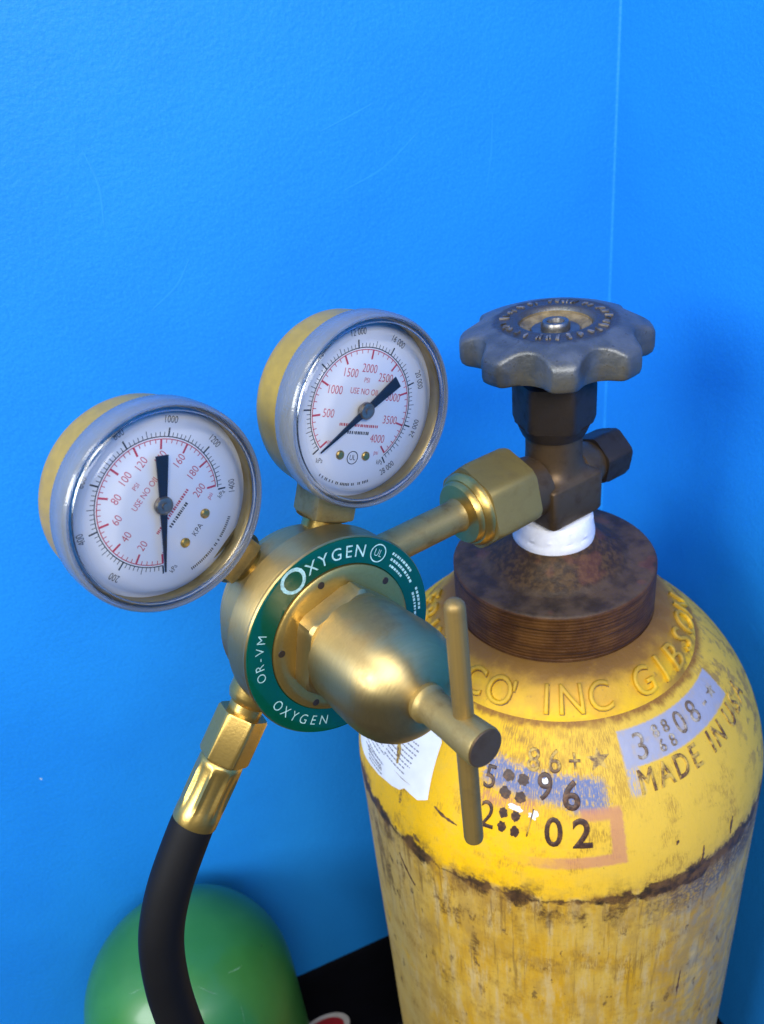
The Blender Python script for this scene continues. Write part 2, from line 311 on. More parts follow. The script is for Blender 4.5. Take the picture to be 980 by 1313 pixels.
def lathe(prof, seg=96, rf=None):
    """prof: (radius, height) pairs; closes at radius 0."""
    V, Fc, rows = [], [], []
    for i, (r, h) in enumerate(prof):
        if r <= 1e-6: V.append((0, 0, h)); rows.append([len(V)-1]*seg)
        else:
            row = []
            for k in range(seg):
                a = 2*math.pi*k/seg; q = rf(i, a, r) if rf else r
                V.append((q*math.cos(a), q*math.sin(a), h)); row.append(len(V)-1)
            rows.append(row)
    for i in range(len(rows)-1):
        for k in range(seg):
            a, b, c, d = rows[i][k], rows[i][(k+1) % seg], rows[i+1][(k+1) % seg], rows[i+1][k]
            f = []
            for x in (a, b, c, d):
                if x not in f: f.append(x)
            if len(f) > 2: Fc.append(f)
    return V, Fc

def prism(n, r, h0, h1, rot=0.0, ch=0.0, bev=0.5):
    """hexagonal (n-gon) nut with a rounded edge; ch = chamfer that turns the ends round."""
    seg = n*16; P = [(r*0.0, h0), (r*0.86, h0), (r*0.93, h0), (r, h0+ch), (r, h1-ch), (r*0.93, h1), (r*0.86, h1), (0, h1)]
    def rf(i, a, q):
        x = (a-R_(rot)) % (2*math.pi/n) - math.pi/n
        hexr = r*math.cos(math.pi/n)/math.cos(x)
        hexr = min(hexr, r*0.985)
        if i in (3, 4): return hexr
        return min(q, hexr*0.985) if i in (2, 5) else q
    return lathe(P, seg, rf)

def tube(path, r, seg=28):
    V, Fc = [], []; n = len(path); P = [Vector(p) for p in path]
    nrm = None
    for i, p in enumerate(P):
        d = (P[min(i+1, n-1)]-P[max(i-1, 0)]).normalized()
        if nrm is None: nrm = d.orthogonal().normalized()
        nrm = (nrm - d*nrm.dot(d)).normalized(); bn = d.cross(nrm)
        rr = r[i] if isinstance(r, list) else r
        for k in range(seg):
            a = 2*math.pi*k/seg; V.append(p + (nrm*math.cos(a)+bn*math.sin(a))*rr)
    for i in range(n-1):
        for k in range(seg): Fc.append((i*seg+k, i*seg+(k+1) % seg, (i+1)*seg+(k+1) % seg, (i+1)*seg+k))
    Fc.append(tuple(range(seg))); Fc.append(tuple((n-1)*seg+k for k in range(seg)))
    return V, Fc

def catmull(pts, n=10):
    P = [Vector(p) for p in pts]; P = [2*P[0]-P[1]] + P + [2*P[-1]-P[-2]]; out = []
    for i in range(1, len(P)-2):
        for k in range(n):
            t = k/n; a, b, c, d = P[i-1], P[i], P[i+1], P[i+2]
            out.append(0.5*((2*b)+(c-a)*t+(2*a-5*b+4*c-d)*t*t+(3*b-a-3*c+d)*t**3))
    out.append(P[-2]); return out

_tc = {}
def glyphs(txt, size, extrude=0.0, bevel=0.0, offset=0.0, sx=1.0, maxlen=None, space=1.0, shear=0.0):
    key = (txt, size, extrude, bevel, offset, sx, maxlen, space, shear)
    if key in _tc: return _tc[key]
    cu = bpy.data.curves.new('text', 'FONT'); cu.body = txt; cu.size = size; cu.align_x = 'CENTER'; cu.align_y = 'CENTER'
    cu.extrude = extrude; cu.bevel_depth = bevel; cu.bevel_resolution = 1; cu.offset = offset; cu.resolution_u = 4; cu.space_character = space; cu.shear = shear
    ob = bpy.data.objects.new('text', cu); COL.objects.link(ob)
    dg = bpy.context.evaluated_depsgraph_get(); me = bpy.data.meshes.new_from_object(ob.evaluated_get(dg))
    bm = bmesh.new(); bm.from_mesh(me); bmesh.ops.remove_doubles(bm, verts=bm.verts, dist=size*1e-4)
    if maxlen:
        for _ in range(4):
            bmesh.ops.triangulate(bm, faces=bm.faces)
            ed = [e for e in bm.edges if e.calc_length() > maxlen]
            if not ed: break
            bmesh.ops.subdivide_edges(bm, edges=ed, cuts=1)
    bm.verts.index_update()
    V = [(v.co.x*sx, v.co.y, v.co.z) for v in bm.verts]; Fc = [tuple(v.index for v in f.verts) for f in bm.faces]
    bm.free(); bpy.data.meshes.remove(me); bpy.data.objects.remove(ob); bpy.data.curves.remove(cu)
    _tc[key] = (V, Fc); return V, Fc

class Pile:                                   # collects pieces that belong to one printed part
    def __init__(s): s.V, s.F = [], []
    def add(s, V, Fc, f=None):
        b = len(s.V); s.V += [tuple(f(v)) if f else tuple(v) for v in V]; s.F += [tuple(i+b for i in q) for q in Fc]
    def bar(s, x0, y0, x1, y1, wd, z):
        d = Vector((x1-x0, y1-y0)); 
        if d.length < 1e-6: return
        n = Vector((-d.y, d.x)).normalized()*wd/2
        s.add([(x0+n.x, y0+n.y, z), (x1+n.x, y1+n.y, z), (x1-n.x, y1-n.y, z), (x0-n.x, y0-n.y, z)], [(0, 1, 2, 3)])
    def arc(s, r0, r1, a0, a1, z, n=96):
        V, Fc = [], []
        for k in range(n+1):
            a = a0+(a1-a0)*k/n; V += [(r0*math.cos(a), r0*math.sin(a), z), (r1*math.cos(a), r1*math.sin(a), z)]
        for k in range(n): Fc.append((2*k, 2*k+1, 2*k+3, 2*k+2))
        s.add(V, Fc)
    def build(s, name, mat, parent=None, mtx=None, **k): return finish(name, s.V, s.F, mat, parent, mtx, **k)

def frame(loc, x, y, z):                      # matrix in metres from axes and a place in mm
    m = Matrix((Vector(x).normalized(), Vector(y).normalized(), Vector(z).normalized())).transposed().to_4x4(); m.translation = Vector(loc)*MM; return m
def thing(name, label, cat, mtx=None, group=None):
    o = bpy.data.objects.new(name, None); COL.objects.link(o); o.empty_display_size = 0.02
    if mtx is not None: o.matrix_basis = mtx
    o['label'] = label; o['category'] = cat
    if group: o['group'] = group
    return o

# ------------------------------------------------------------------ the corner: walls, baseboard, floor
TH = R_(19); CN = Vector((64.6, 152.6, 0)); TL = Vector((-math.cos(TH), -math.sin(TH), 0)); TR = Vector((math.sin(TH), -math.cos(TH), 0))
ZF = -492.0; ZB = -392.0; TOP = 1700.0
def wall(name, d, nrm, length):
    m = frame(CN, d, (0, 0, 1), nrm)
    nx, ny = 40, 40; V = []; Fc = []
    for j in range(ny+1):
        for i in range(nx+1): V.append((length*i/nx, ZF+(TOP-ZF)*j/ny, 0))
    for j in range(ny):
        for i in range(nx): a = j*(nx+1)+i; Fc.append((a, a+1, a+nx+2, a+nx+1))
    b = len(V); V += [(0, ZF, -90), (length, ZF, -90), (length, TOP, -90), (0, TOP, -90)]; Fc.append((b, b+1, b+2, b+3))
    o = finish(name, V, Fc, M['wall'], None, m); o['kind'] = 'structure'
    # vinyl baseboard: rounded top lip
    P = [(0, ZF), (9, ZF), (5, ZF+6), (3.6, ZF+16), (3.2, ZB-16), (2.8, ZB-9), (1.9, ZB-4), (0.9, ZB-1.2), (0.25, ZB-.2), (0, ZB)]
    V, Fc = [], []; n = 24
    for i in range(n+1):
        for q, z in P: V.append((3.5+(length-3.5)*i/n, z, q))
    k = len(P)
    for i in range(n):
        for j in range(k-1): Fc.append((i*k+j, i*k+j+1, (i+1)*k+j+1, (i+1)*k+j))
    finish('baseboard', V, Fc, M['skirt'], o, Matrix())
    return o
back_wall = wall('back_wall', TL, TR, 1700)
side_wall = wall('side_wall', TR, TL, 1700)
gm = frame((CN.x, CN.y, 0), TL, -TR.cross((0, 0, 0)) if False else TR, (0, 0, -1))
V = []; Fc = []
for j in range(21):
    for i in range(21): V.append((-3000+6000*i/20, -5500+5900*j/20, ZF))
for j in range(20):
    for i in range(20): a = j*21+i; Fc.append((a, a+1, a+22, a+21))
fl = finish('floor', V, Fc, M['floor']); fl['kind'] = 'structure'

# painted caulk bead down the inside corner
V, Fc = [], []; n_ = 60
for i in range(n_+1):
    zz_ = ZB+2+(TOP-ZB-2)*i/n_
    for k in range(7):
        b = math.pi/2*k/6; rr_ = 1.1+0.25*noise.noise(Vector((zz_*.03, 1, 2))); V.append((rr_*(1-math.sin(b)), zz_, rr_*(1-math.cos(b))))
for i in range(n_):
    for k in range(6): Fc.append((i*7+k, i*7+k+1, (i+1)*7+k+1, (i+1)*7+k))
finish('corner_bead', V, Fc, M['wall'], back_wall, Matrix())
# small marks in the wall paint
def wall_mark(parent, pts, wd, mat, name='paint_scuff'):
    p = catmull(pts, 6); V, Fc = [], []; n = len(p)
    for i, q in enumerate(p):
        d = (p[min(i+1, n-1)]-p[max(i-1, 0)]).normalized(); nn = Vector((-d.y, d.x, 0)); ww = wd*(0.25+0.75*math.sin(math.pi*(i+0.3)/(n-0.4)))
        V += [q+nn*ww/2+Vector((0, 0, .03)), q+Vector((0, 0, .03+.05*min(1, wd))), q-nn*ww/2+Vector((0, 0, .03))]
    for i in range(n-1):
        for j in range(2): Fc.append((3*i+j, 3*i+j+1, 3*i+j+4, 3*i+j+3))
    finish(name, V, Fc, mat, parent, Matrix())
WALL_MARKS = []   # filled from measured places on the wall (along, height)
for pts, wd in [([(137.6, 126.1), (118.8, 132.2), (101.7, 143.7)], .9), ([(69.5, 115.0), (66.6, 128.8), (65.2, 146.2)], .8), ([(229.3, 93.0), (216.9, 100.8), (209.3, 110.5)], .9),
                ([(239.4, 128.8), (237.4, 144.5), (240.0, 158.1)], .8), ([(145.6, 150.5), (131.6, 154.5), (120.8, 158.0)], .7)]:
    wall_mark(back_wall, [(a, b, 0) for a, b in pts], wd*1.3, M['wall_scuff'])
for a, b, s in [(388, 94.4, 1.1), (379, -98, 1.0), (342, -134, .8)]:
    wall_mark(back_wall, [(a-.6*s, b-s, 0), (a, b, 0), (a+.5*s, b+s, 0)], 1.1*s, M['fleck'], 'paint_fleck')
for a, b, s in [(10, 206, .8)]:
    wall_mark(side_wall, [(a-.4*s, b-s, 0), (a, b, 0), (a+.3*s, b+s, 0)], 1.0*s, M['fleck'], 'paint_fleck')

# ------------------------------------------------------------------ yellow gas cylinder
gc = thing('gas_cylinder', 'worn yellow steel gas cylinder with rusty threaded collar and stamped dates', 'gas cylinder', frame((0, 0, ZF), (1, 0, 0), (0, 1, 0), (0, 0, 1)))
UPM = Matrix.Translation((0, 0, -ZF*MM))            # children keep z=0 at the collar top
neckP = [(40, -21.5), (44, -23), (48, -25.5), (53, -30), (56.5, -35), (58.0, -38.3), (58.35, -39.4), (58.3, -40.6), (57.6, -41.6), (56.5, -42.2), (54.5, -42.5)]
shP = [(89*math.cos(a), -100+84*math.sin(a)) for a in [math.pi/2*(1-i/60) for i in range(61)] if 89*math.cos(a) > 54]
bodyP = shP + [(89, -100-k*9.5) for k in range(1, 40)] + [(88.5, -478), (85, -486), (78, -491), (70, -492), (0, -492)]
bodyS = [0.0]; SREF = 0.0
for (a, b), (c_, d_) in zip(bodyP, bodyP[1:]): bodyS.append(bodyS[-1]+math.hypot(c_-a, d_-b))
# arc length measured from radius 58.3
for i in range(len(bodyP)-1):
    if bodyP[i][0] <= 58.3 <= bodyP[i+1][0]:
        f = (58.3-bodyP[i][0])/(bodyP[i+1][0]-bodyP[i][0]); SREF = bodyS[i]+f*(bodyS[i+1]-bodyS[i]); break
bodyS = [s-SREF for s in bodyS]
def body_rz(s):
    for i in range(len(bodyS)-1):
        if bodyS[i] <= s <= bodyS[i+1]:
            f = (s-bodyS[i])/(bodyS[i+1]-bodyS[i]); a, b = bodyP[i], bodyP[i+1]
            return a[0]+f*(b[0]-a[0]), a[1]+f*(b[1]-a[1]), (b[0]-a[0]), (b[1]-a[1])
    return 89, -100-(s-68), 0, -1
def on_body(ang, s, h=0.0):                 # ang degrees from -y towards +x
    r, z, dr, dz = body_rz(s); L = math.hypot(dr, dz); nr, nz = -dz/L, dr/L
    r += nr*h; z += nz*h; a = R_(ang); return Vector((r*math.sin(a), -r*math.cos(a), z))
seg = 180; V, Fc, uv = [], [], []
for i, (r, z) in enumerate(bodyP[:-1]):
    for k in range(seg+1):
        ang = -180+360*k/seg; a = R_(ang); 
        dent = 0.35*noise.noise(Vector((math.sin(a)*2.2, math.cos(a)*2.2, z*0.02)))
        rr = r+dent*min(1, max(0, (bodyS[i]-15)/30)); V.append((rr*math.sin(a), -rr*math.cos(a), z)); uv.append((ang, bodyS[i]))
n = len(bodyP)-1
for i in range(n-1):
    for k in range(seg): b = i*(seg+1)+k; Fc.append((b, b+1, b+seg+2, b+seg+1))
Fc.append(tuple((n-1)*(seg+1)+k for k in range(seg)))
finish('body', V, Fc, M['yellow'], gc, UPM, uv=uv)
neckV, neckF = lathe(neckP, 160); neck = finish('neck_ring', neckV, neckF, M['neck'], gc, UPM, angle=50)

def neck_rz(s):                              # s = distance from the collar outward along the neck cone
    acc = 0
    for (a, b), (c_, d_) in zip(neckP, neckP[1:]):
        L = math.hypot(c_-a, d_-b)
        if s <= acc+L: f = (s-acc)/L; return a+f*(c_-a), b+f*(d_-b), (c_-a)/L, (d_-b)/L
        acc += L
    return 58, -39, .3, -.95
def on_neck(ang, s, h=0.0):
    r, z, dr, dz = neck_rz(s); r += -dz*h; z += dr*h; a = R_(ang); return Vector((r*math.sin(a), -r*math.cos(a), z))
def letter_outline(ch, ang, size, s0, sx):  # brown copy beneath the raised letter, wider and shifted right and down
    V, Fc = glyphs(ch, size, 0.0, 0.0, 0.30, sx, 2.0)
    f = lambda v: on_neck(ang+math.degrees((v[0]+.15)/51.5), s0-v[1]+.25, 0.10)
    finish('letter_outline', [f(v) for v in V], Fc, M['letter_brown'], neck, Matrix(), smooth=False)
def neck_letter(ch, ang, size=15.5, s0=14.6, sx=0.86):
    V, Fc = glyphs(ch, size, 0.6, 0.55, -0.42, sx, 2.0)
    letter_outline(ch, ang, size, s0, sx)
    f = lambda v: on_neck(ang+math.degrees(v[0]/51.5), s0-v[1], 0.3+v[2]*0.95)
    finish('raised_letter', [f(v) for v in V], Fc, M['raised'], neck, Matrix(), angle=60)
for ch, ang in [('I', -15.6), ('N', -5.7), ('C', 5.9), ('G', 26.4), ('I', 37.5), ('B', 47.5), ('S', 59.5), ('O', 71.5), ('N', 83.5), ('O', -35.2), ('C', -47.5), ('G', -66), ('N', -78), ('I', -88), ('R', -98), ('E', -110)]:
    neck_letter(ch, ang)
neck_letter("'", -29.2, 15.0, 15.5)

# collar with its thread, top boss
colP = [(12, 10.6), (16.0, 10.2), (19, 7.6), (23, 4.4), (26.2, 2.2), (27.5, 1.5), (28.4, 0.5), (30, 0.05), (33, 0.0), (36.5, 0.05), (38.6, -0.1), (39.5, -0.5), (39.95, -1.2)]
z = -2.0
while z > -19.5:
    colP += [(39.95, z), (39.75, z-0.45), (39.72, z-0.75), (39.95, z-1.1)]; z -= 1.45
colP += [(39.6, -20.2), (39.2, -21.2), (39.5, -22.2), (41.5, -23.6)]
cv, cf = lathe(colP, 128); finish('collar', cv, cf, M['rust'], gc, UPM, angle=50)

# stamped marks on the shoulder
def stamp(txt, ang, s, size, mat, sx=1.0, tilt=0.0, name='stamped_mark', off=-0.05, h=0.10):
    V, Fc = glyphs(txt, size, 0.10, 0.22, off-0.22, sx, 2.2); ct, st = math.cos(R_(tilt)), math.sin(R_(tilt)); r = body_rz(s)[0]
    def f(v):
        x, y = v[0]*ct-v[1]*st, v[0]*st+v[1]*ct
        return on_body(ang+math.degrees(x/r), s-y+0.12*noise.noise(Vector((x, y, ang))), h+v[2])
    return finish(name, [f(v) for v in V], Fc, mat, gc, UPM, angle=50)
def blob(ang, s, rx, ry, mat, name='stamped_mark', jag=0.18, h=0.16, n=18, seed=1):
    rnd = random.Random(seed); V = [on_body(ang, s, h)]; r = body_rz(s)[0]
    for k in range(n):
        a = 2*math.pi*k/n; q = 1+jag*rnd.uniform(-1, 1); V.append(on_body(ang+math.degrees(rx*q*math.cos(a)/r), s-ry*q*math.sin(a), h))
    return finish(name, V, [(0, 1+k, 1+(k+1) % n) for k in range(n)], mat, gc, UPM, smooth=False)
for ch, a, sx in [('8', -18.9, 1), ('6', -12.5, 1), ('+', -6.4, 0.8)]: stamp(ch, a, 12.3, 12.0, M['stamp_soft'], 0.85*sx, off=.12)
def star(ang, s, R, mat):
    V = [on_body(ang, s, .16)]; r = body_rz(s)[0]
    for k in range(10): q = R if k % 2 == 0 else R*.42; a = math.pi/2+math.pi*k/5; V.append(on_body(ang+math.degrees(q*math.cos(a)/r), s-q*math.sin(a), .16))
    finish('stamped_star', V, [(0, 1+k, 1+(k+1) % 10) for k in range(10)], mat, gc, UPM, smooth=False)
star(0.9, 11.8, 4.6, M['stamp_soft']); star(51.5, 10.2, 3.1, M['stamp_tan'])
stamp('5', -31.0, 21.8, 12.5, M['stamp'], 0.8, off=.12); stamp('9', -15.2, 21.5, 14, M['stamp'], 0.85, off=.2); stamp('6', -8.0, 24.4, 14.5, M['stamp'], 0.9, off=0.38)
for i, (a, s) in enumerate([(-25.8, 19.0), (-21.4, 19.6), (-26.2, 25.4), (-21.8, 26.0)]): blob(a, s, 2.0, 2.2, M['stamp'], seed=i)
for i, (a, s) in enumerate([(-26.0, 33.0), (-22.6, 33.4), (-26.0, 38.4), (-22.6, 39.2)]): blob(a, s, 1.7, 2.1, M['stamp'], seed=i+7)
stamp('2', -30.2, 36.0, 15, M['stamp'], 0.8, off=.02); stamp('/', -18.8, 35.5, 16, M['stamp_soft'], 0.7, off=-.2); stamp('0', -12.8, 38.0, 15.5, M['stamp'], 0.9, off=.2); stamp('2', -5.6, 38.4, 15.5, M['stamp'], 0.95, off=0.32)
blob(-15.0, 19.5, 1.6, 1.9, M['white_chip'], 'paint_chip', .3, .09, seed=3); blob(-22.9, 30.2, 2.6, 1.3, M['white_chip'], 'paint_chip', .35, .09, seed=4); blob(-17.9, 32.0, 1.5, 1.6, M['white_chip'], 'paint_chip', .5, .09, seed=5)
stamp('3', 15.3, 11.0, 14, M['stamp_tan'], 0.85, 0, off=.0); stamp('0', 32.0, 10.0, 12.5, M['stamp_tan'], 0.85, off=.0); stamp('8', 39.0, 10.0, 12.5, M['stamp_tan'], 0.85, off=.0); stamp('-', 45.6, 10.2, 9, M['stamp_tan'], 0.9, off=.1)
for ch, a, s in [('8', 22.0, 7.9), ('8', 26.2, 7.9), ('6', 22.4, 13.6), ('8', 26.6, 13.6)]: stamp(ch, a, s, 6.6, M['stamp_tan'], 0.9, off=.05)
for ch, a in [('M', 13.9), ('A', 20.0), ('D', 25.8), ('E', 31.3), ('I', 39.0), ('N', 43.5), ('U', 52), ('S', 58), ('A', 64)]: stamp(ch, a, 23.3, 12.6, M['stamp_soft'], 0.72, off=.16)

def gouge(pts, wd, seed=0, mat='scratch'):
    rnd = random.Random(seed); P = catmull([(a, s, 0) for a, s in pts], 7); V, Fc = [], []; n = len(P)
    for i, p in enumerate(P):
        d = P[min(i+1, n-1)]-P[max(i-1, 0)]; d = Vector((d.x*1.5, d.y)).normalized(); ww = wd*rnd.uniform(.45, 1.1)*(0.3+0.7*math.sin(math.pi*(i+.5)/n))
        nx, ny = -d.y*ww/2/1.5, d.x*ww/2
        V += [on_body(p.x+nx, p.y+ny, .14), on_body(p.x-nx, p.y-ny, .14)]
    for i in range(n-1): Fc.append((2*i, 2*i+1, 2*i+3, 2*i+2))
    finish('scratch', V, Fc, M[mat], gc, UPM, smooth=False)
gouge([(-45.5, 41.8), (-42.5, 43.5), (-38, 44.5)], 1.7, 1); gouge([(37.9, 55), (36.8, 58), (36.2, 62)], 1.5, 2); gouge([(26.4, 57), (26.0, 61), (25.2, 66)], 1.3, 3)

gouge([(-58, 82), (-54, 92), (-49, 100)], 2.6, 7); gouge([(23, 132), (22.6, 146), (22.2, 160)], 1.4, 8); 
gouge([(-52, 108), (-50, 115), (-47, 121)], 3.4, 11); gouge([(19, 48.8), (18.3, 50.5)], 1.5, 13); 

# torn paper label
lab = [(-91, 38), (-86, 30), (-76, 22), (-62, 17), (-50.5, 15.2), (-49.2, 17.5), (-48.6, 30), (-47.9, 41.0), (-48.6, 41.8), (-49.8, 41.6), (-50.3, 40.8), (-51.2, 44.2), (-53.5, 43.0), (-55.2, 41.2), (-56.6, 44.0), (-58.2, 46.5), (-61.5, 48.3), (-65.2, 49.6), (-68.5, 51.2), (-71.5, 52.2), (-75.5, 54.0), (-80, 55.6), (-85, 56), (-89, 53)]
bm = bmesh.new(); vs = [bm.verts.new((a, s, 0)) for a, s in lab]; bm.faces.new(vs)
for _ in range(5):
    bmesh.ops.triangulate(bm, faces=bm.faces); ed = [e for e in bm.edges if e.calc_length() > 4]
    if not ed: break
    bmesh.ops.subdivide_edges(bm, edges=ed, cuts=1)
bm.verts.index_update(); V = [on_body(v.co.x, v.co.y, .18) for v in bm.verts]; Fc = [tuple(v.index for v in f.verts) for f in bm.faces]; bm.free()
paper = finish('paper_label', V, Fc, M['paper'], gc, UPM)
ink = Pile(); rnd = random.Random(5)
def scribble_line(a0, s0, a1, s1, hgt):
    L = math.hypot((a1-a0)*1.45, s1-s0); x = 0
    while x < L:
        wl = rnd.uniform(.7, 2.2); x2 = min(L, x+wl)
        q = []
        for xx, o in ((x, 0), (x2, 0), (x2, hgt), (x, hgt)):
            t_ = xx/L; q.append(on_body(a0+(a1-a0)*t_, s0+(s1-s0)*t_-o, .27))
        ink.add(q, [(0, 1, 2, 3)]); x = x2+rnd.uniform(.35, .6)
for k in range(8): scribble_line(-67-k*.2, 25.5+k*2.0, -54.5-k*.25-rnd.uniform(0, 3), 24.6+k*2.05, .55)
for k in range(9): scribble_line(-84+k*.5, 32+k*2.1, -71+k*.6-rnd.uniform(0, 3), 29.5+k*2.2, .5)
for k in range(4): scribble_line(-78+k*.8, 48+k*1.2, -69+k*.8, 45+k*1.4, .6)
ink.build('label_print', M['grey_ink'], paper, Matrix(), smooth=False)
tear = [(-66.5, 22), (-64.5, 28), (-62.6, 33), (-61.8, 37.5)]
def gouge_on(pts, wd, seed, parent):
    rnd = random.Random(seed); P = catmull([(a, s, 0) for a, s in pts], 6); V, Fc = [], []
    for i, p in enumerate(P):
        ww = wd*rnd.uniform(.5, 1.1)*(0.3+0.7*math.sin(math.pi*(i+.5)/len(P))); V += [on_body(p.x-ww/3, p.y+ww/6, .32), on_body(p.x+ww/3, p.y-ww/6, .32)]
    for i in range(len(P)-1): Fc.append((2*i, 2*i+1, 2*i+3, 2*i+2))
    finish('torn_patch', V, Fc, M['stamp_soft'], parent, Matrix(), smooth=False)
gouge_on(tear, 3.0, 3, paper); gouge_on([(-62, 41), (-58, 41), (-54.5, 40.5)], 1.0, 4, paper)

# ------------------------------------------------------------------ cylinder valve
PH = R_(32); IV = Vector((math.cos(PH), math.sin(PH), 0)); AV = Vector((math.sin(PH), -math.cos(PH), 0))
cvx = thing('cylinder_valve', 'dark bronze cylinder valve with grey scalloped handwheel standing in rusty collar', 'valve', frame((0, 0, 10), IV, -AV, (0, 0, 1)))
L10 = Matrix.Translation((0, 0, -10*MM))
tp = lathe([(10, 9.0), (15.6, 9.3), (16.0, 11), (15.8, 13), (15.5, 14), (15.6, 15.5), (15.2, 17), (15.0, 19), (14.2, 20.5), (8, 22)], 72, lambda i, a, r: r+0.10*math.sin(5*a+i*1.7)+.07*math.sin(13*a+i*2.9)+(.07 if i % 2 else -.05))
finish('thread_tape', *tp, M['tape'], cvx, L10)
# square block with rounded edges, sloping up to a round neck
def squircle_rows(rows, seg=96):
    V, Fc = [], []
    for hs, z, p in rows:
        for k in range(seg):
            a = 2*math.pi*k/seg; c_, s_ = math.cos(a), math.sin(a)
            q = hs/((abs(c_)**p+abs(s_)**p)**(1/p)); V.append((q*c_, q*s_, z))
    n = len(rows)
    for i in range(n-1):
        for k in range(seg): Fc.append((i*seg+k, i*seg+(k+1) % seg, (i+1)*seg+(k+1) % seg, (i+1)*seg+k))
    Fc.append(tuple(range(seg))); Fc.append(tuple((n-1)*seg+k for k in range(seg))); return V, Fc
blk = squircle_rows([(11.5, 21.2, 14), (12.6, 22.2, 16), (13.0, 23.0, 18), (13.0, 37.6, 20), (12.75, 38.3, 20), (12.2, 38.7, 16), (11.3, 39.5, 5), (10.7, 41, 2.8), (10.45, 44, 2.1), (10.4, 48, 2), (10.4, 60, 2), (8, 61, 2)])
vb = finish('valve_body', *blk, M['bronze'], cvx, L10, angle=40)
out = lathe([(6, -8), (11.2, -10), (11.6, -13), (11.6, -17), (11.2, -24), (6, -24)], 64)
finish('outlet_boss', *out, M['bronze'], vb, Matrix.Translation((0, 0, 36.5*MM)) @ Matrix.Rotation(R_(90), 4, 'Y'))
boss2 = lathe([(4, 6), (10.0, 10), (10.0, 13.5), (8.6, 18), (8.2, 21), (3, 21)], 48)
finish('plug_boss', *boss2, M['bronze'], vb, Matrix.Translation((0, 0, 34.5*MM)) @ Matrix.Rotation(R_(90), 4, 'Y'))
pk = prism(6, 15.2, 59.5, 76.5, 12, 2.4); finish('packing_nut', *pk, M['bronze_dark'], cvx, L10, angle=30)
pk2 = lathe([(9, 55), (11.6, 55.2), (12.6, 57.5), (13.4, 59.8), (8, 60)], 64); finish('packing_collar', *pk2, M['bronze_dark'], cvx, L10)
st = lathe([(5.5, 75), (7.5, 76), (7.5, 84), (4, 84)], 48); finish('stem', *st, M['bronze_dark'], cvx, L10)
plug = prism(6, 10.6, 20, 33, 10, 2.0)
pg = finish('safety_plug', *plug, M['bronze_dark'], cvx, Matrix.Translation((0, 0, (34.5-10)*MM)) @ Matrix.Rotation(R_(90), 4, 'Y'), angle=30)
pc = lathe([(0, 33.05), (3.2, 33.05), (3.4, 34.2), (7.6, 34.3), (7.9, 33.05)], 40); finish('plug_rim', *pc, M['bronze'], pg, Matrix())

# handwheel: eight rounded lobes with scooped grips between them
hw_m = Matrix.Translation((0.6*MM, 0, (90.0-10)*MM))
def wheel_edge(a):
    k = 8; x = ((a*k/(2*math.pi)+0.889) % 1.0)*2-1         # -1..1 across one lobe pitch, scoop centred on 0
    xx = x*math.pi/k*31.0; c = 7.9
    f = max(0.0, 1-(xx/c)**2) if abs(xx) < c else 0.0
    return 33.2-6.4*f**0.70, f
edge = [(9.0, -4.6), (4.2, -5.9), (1.5, -5.9), (0.45, -5.0), (0.0, -3.4), (0.0, -0.6)]
def dome(r): return 7.45-4.2*max(0.0, (r-20.5)/12.5)**1.55
inner = [(20.6, 7.55), (20.0, 7.35), (19.4, 7.3), (15.2, 7.7), (14.0, 7.75), (13.0, 7.3), (12.4, 6.2), (12.2, 5.6)]
seg = 256; V, Fc = [], []; rows = 0
we = [wheel_edge(2*math.pi*k/seg) for k in range(seg)]; es = [q[0] for q in we]; fs = [q[1] for q in we]
for _ in range(3): es = [(es[k-1]+2*es[k]+es[(k+1) % seg])/4 for k in range(seg)]; fs = [(fs[k-1]+2*fs[k]+fs[(k+1) % seg])/4 for k in range(seg)]
def row(fn, z):
    global rows
    for k in range(seg):
        a = 2*math.pi*k/seg; r = fn(k); V.append((r*math.cos(a), r*math.sin(a), z)); 
    rows += 1
row(lambda k: 8.0, -4.6)
for ins, zz_ in edge: row(lambda k: max(12, es[k]-ins*(1-0.58*fs[k])), zz_)
def toprow(ins, down):
    global rows
    for k in range(seg):
        a = 2*math.pi*k/seg; q = 1-0.45*fs[k]; r = max(21.2, es[k]-ins*q); V.append((r*math.cos(a), r*math.sin(a), dome(r)-down*q))
    rows += 1
for ins, down in ((0.12, 1.5), (0.5, 0.75), (1.1, 0.28), (2.0, 0.05), (3.4, 0.0), (5.4, 0.0), (8.0, 0.0), (11.0, 0.0)): toprow(ins, down)
for r_, zz_ in inner: row(lambda k: r_, zz_)
for i in range(rows-1):
    for k in range(seg): Fc.append((i*seg+k, i*seg+(k+1) % seg, (i+1)*seg+(k+1) % seg, (i+1)*seg+k))
hw = finish('handwheel', V, Fc, M['wheel'], cvx, hw_m, angle=60)
finish('hub_recess', *lathe([(12.3, 6.2), (12.2, 5.4), (11.6, 4.9), (9.0, 3.6), (7.6, 3.0), (5.0, 2.8), (0, 2.8)], 64), M['wheel_tan'], hw, Matrix())
finish('washer', *lathe([(0, 2.9), (8.4, 3.4), (8.6, 3.9), (8.2, 4.3), (6.0, 4.2), (0, 4.2)], 64), M['steel'], hw, Matrix())
finish('hub_nut', *lathe([(5.0, 4.0), (5.0, 6.0), (4.4, 7.0), (3.6, 7.2), (3.0, 6.8), (2.6, 5.4), (0, 5.2)], 48), M['steel'], hw, Matrix())
rnd = random.Random(11)                     # worn, unreadable raised characters round the hub
worn = Pile(); a = 0.0
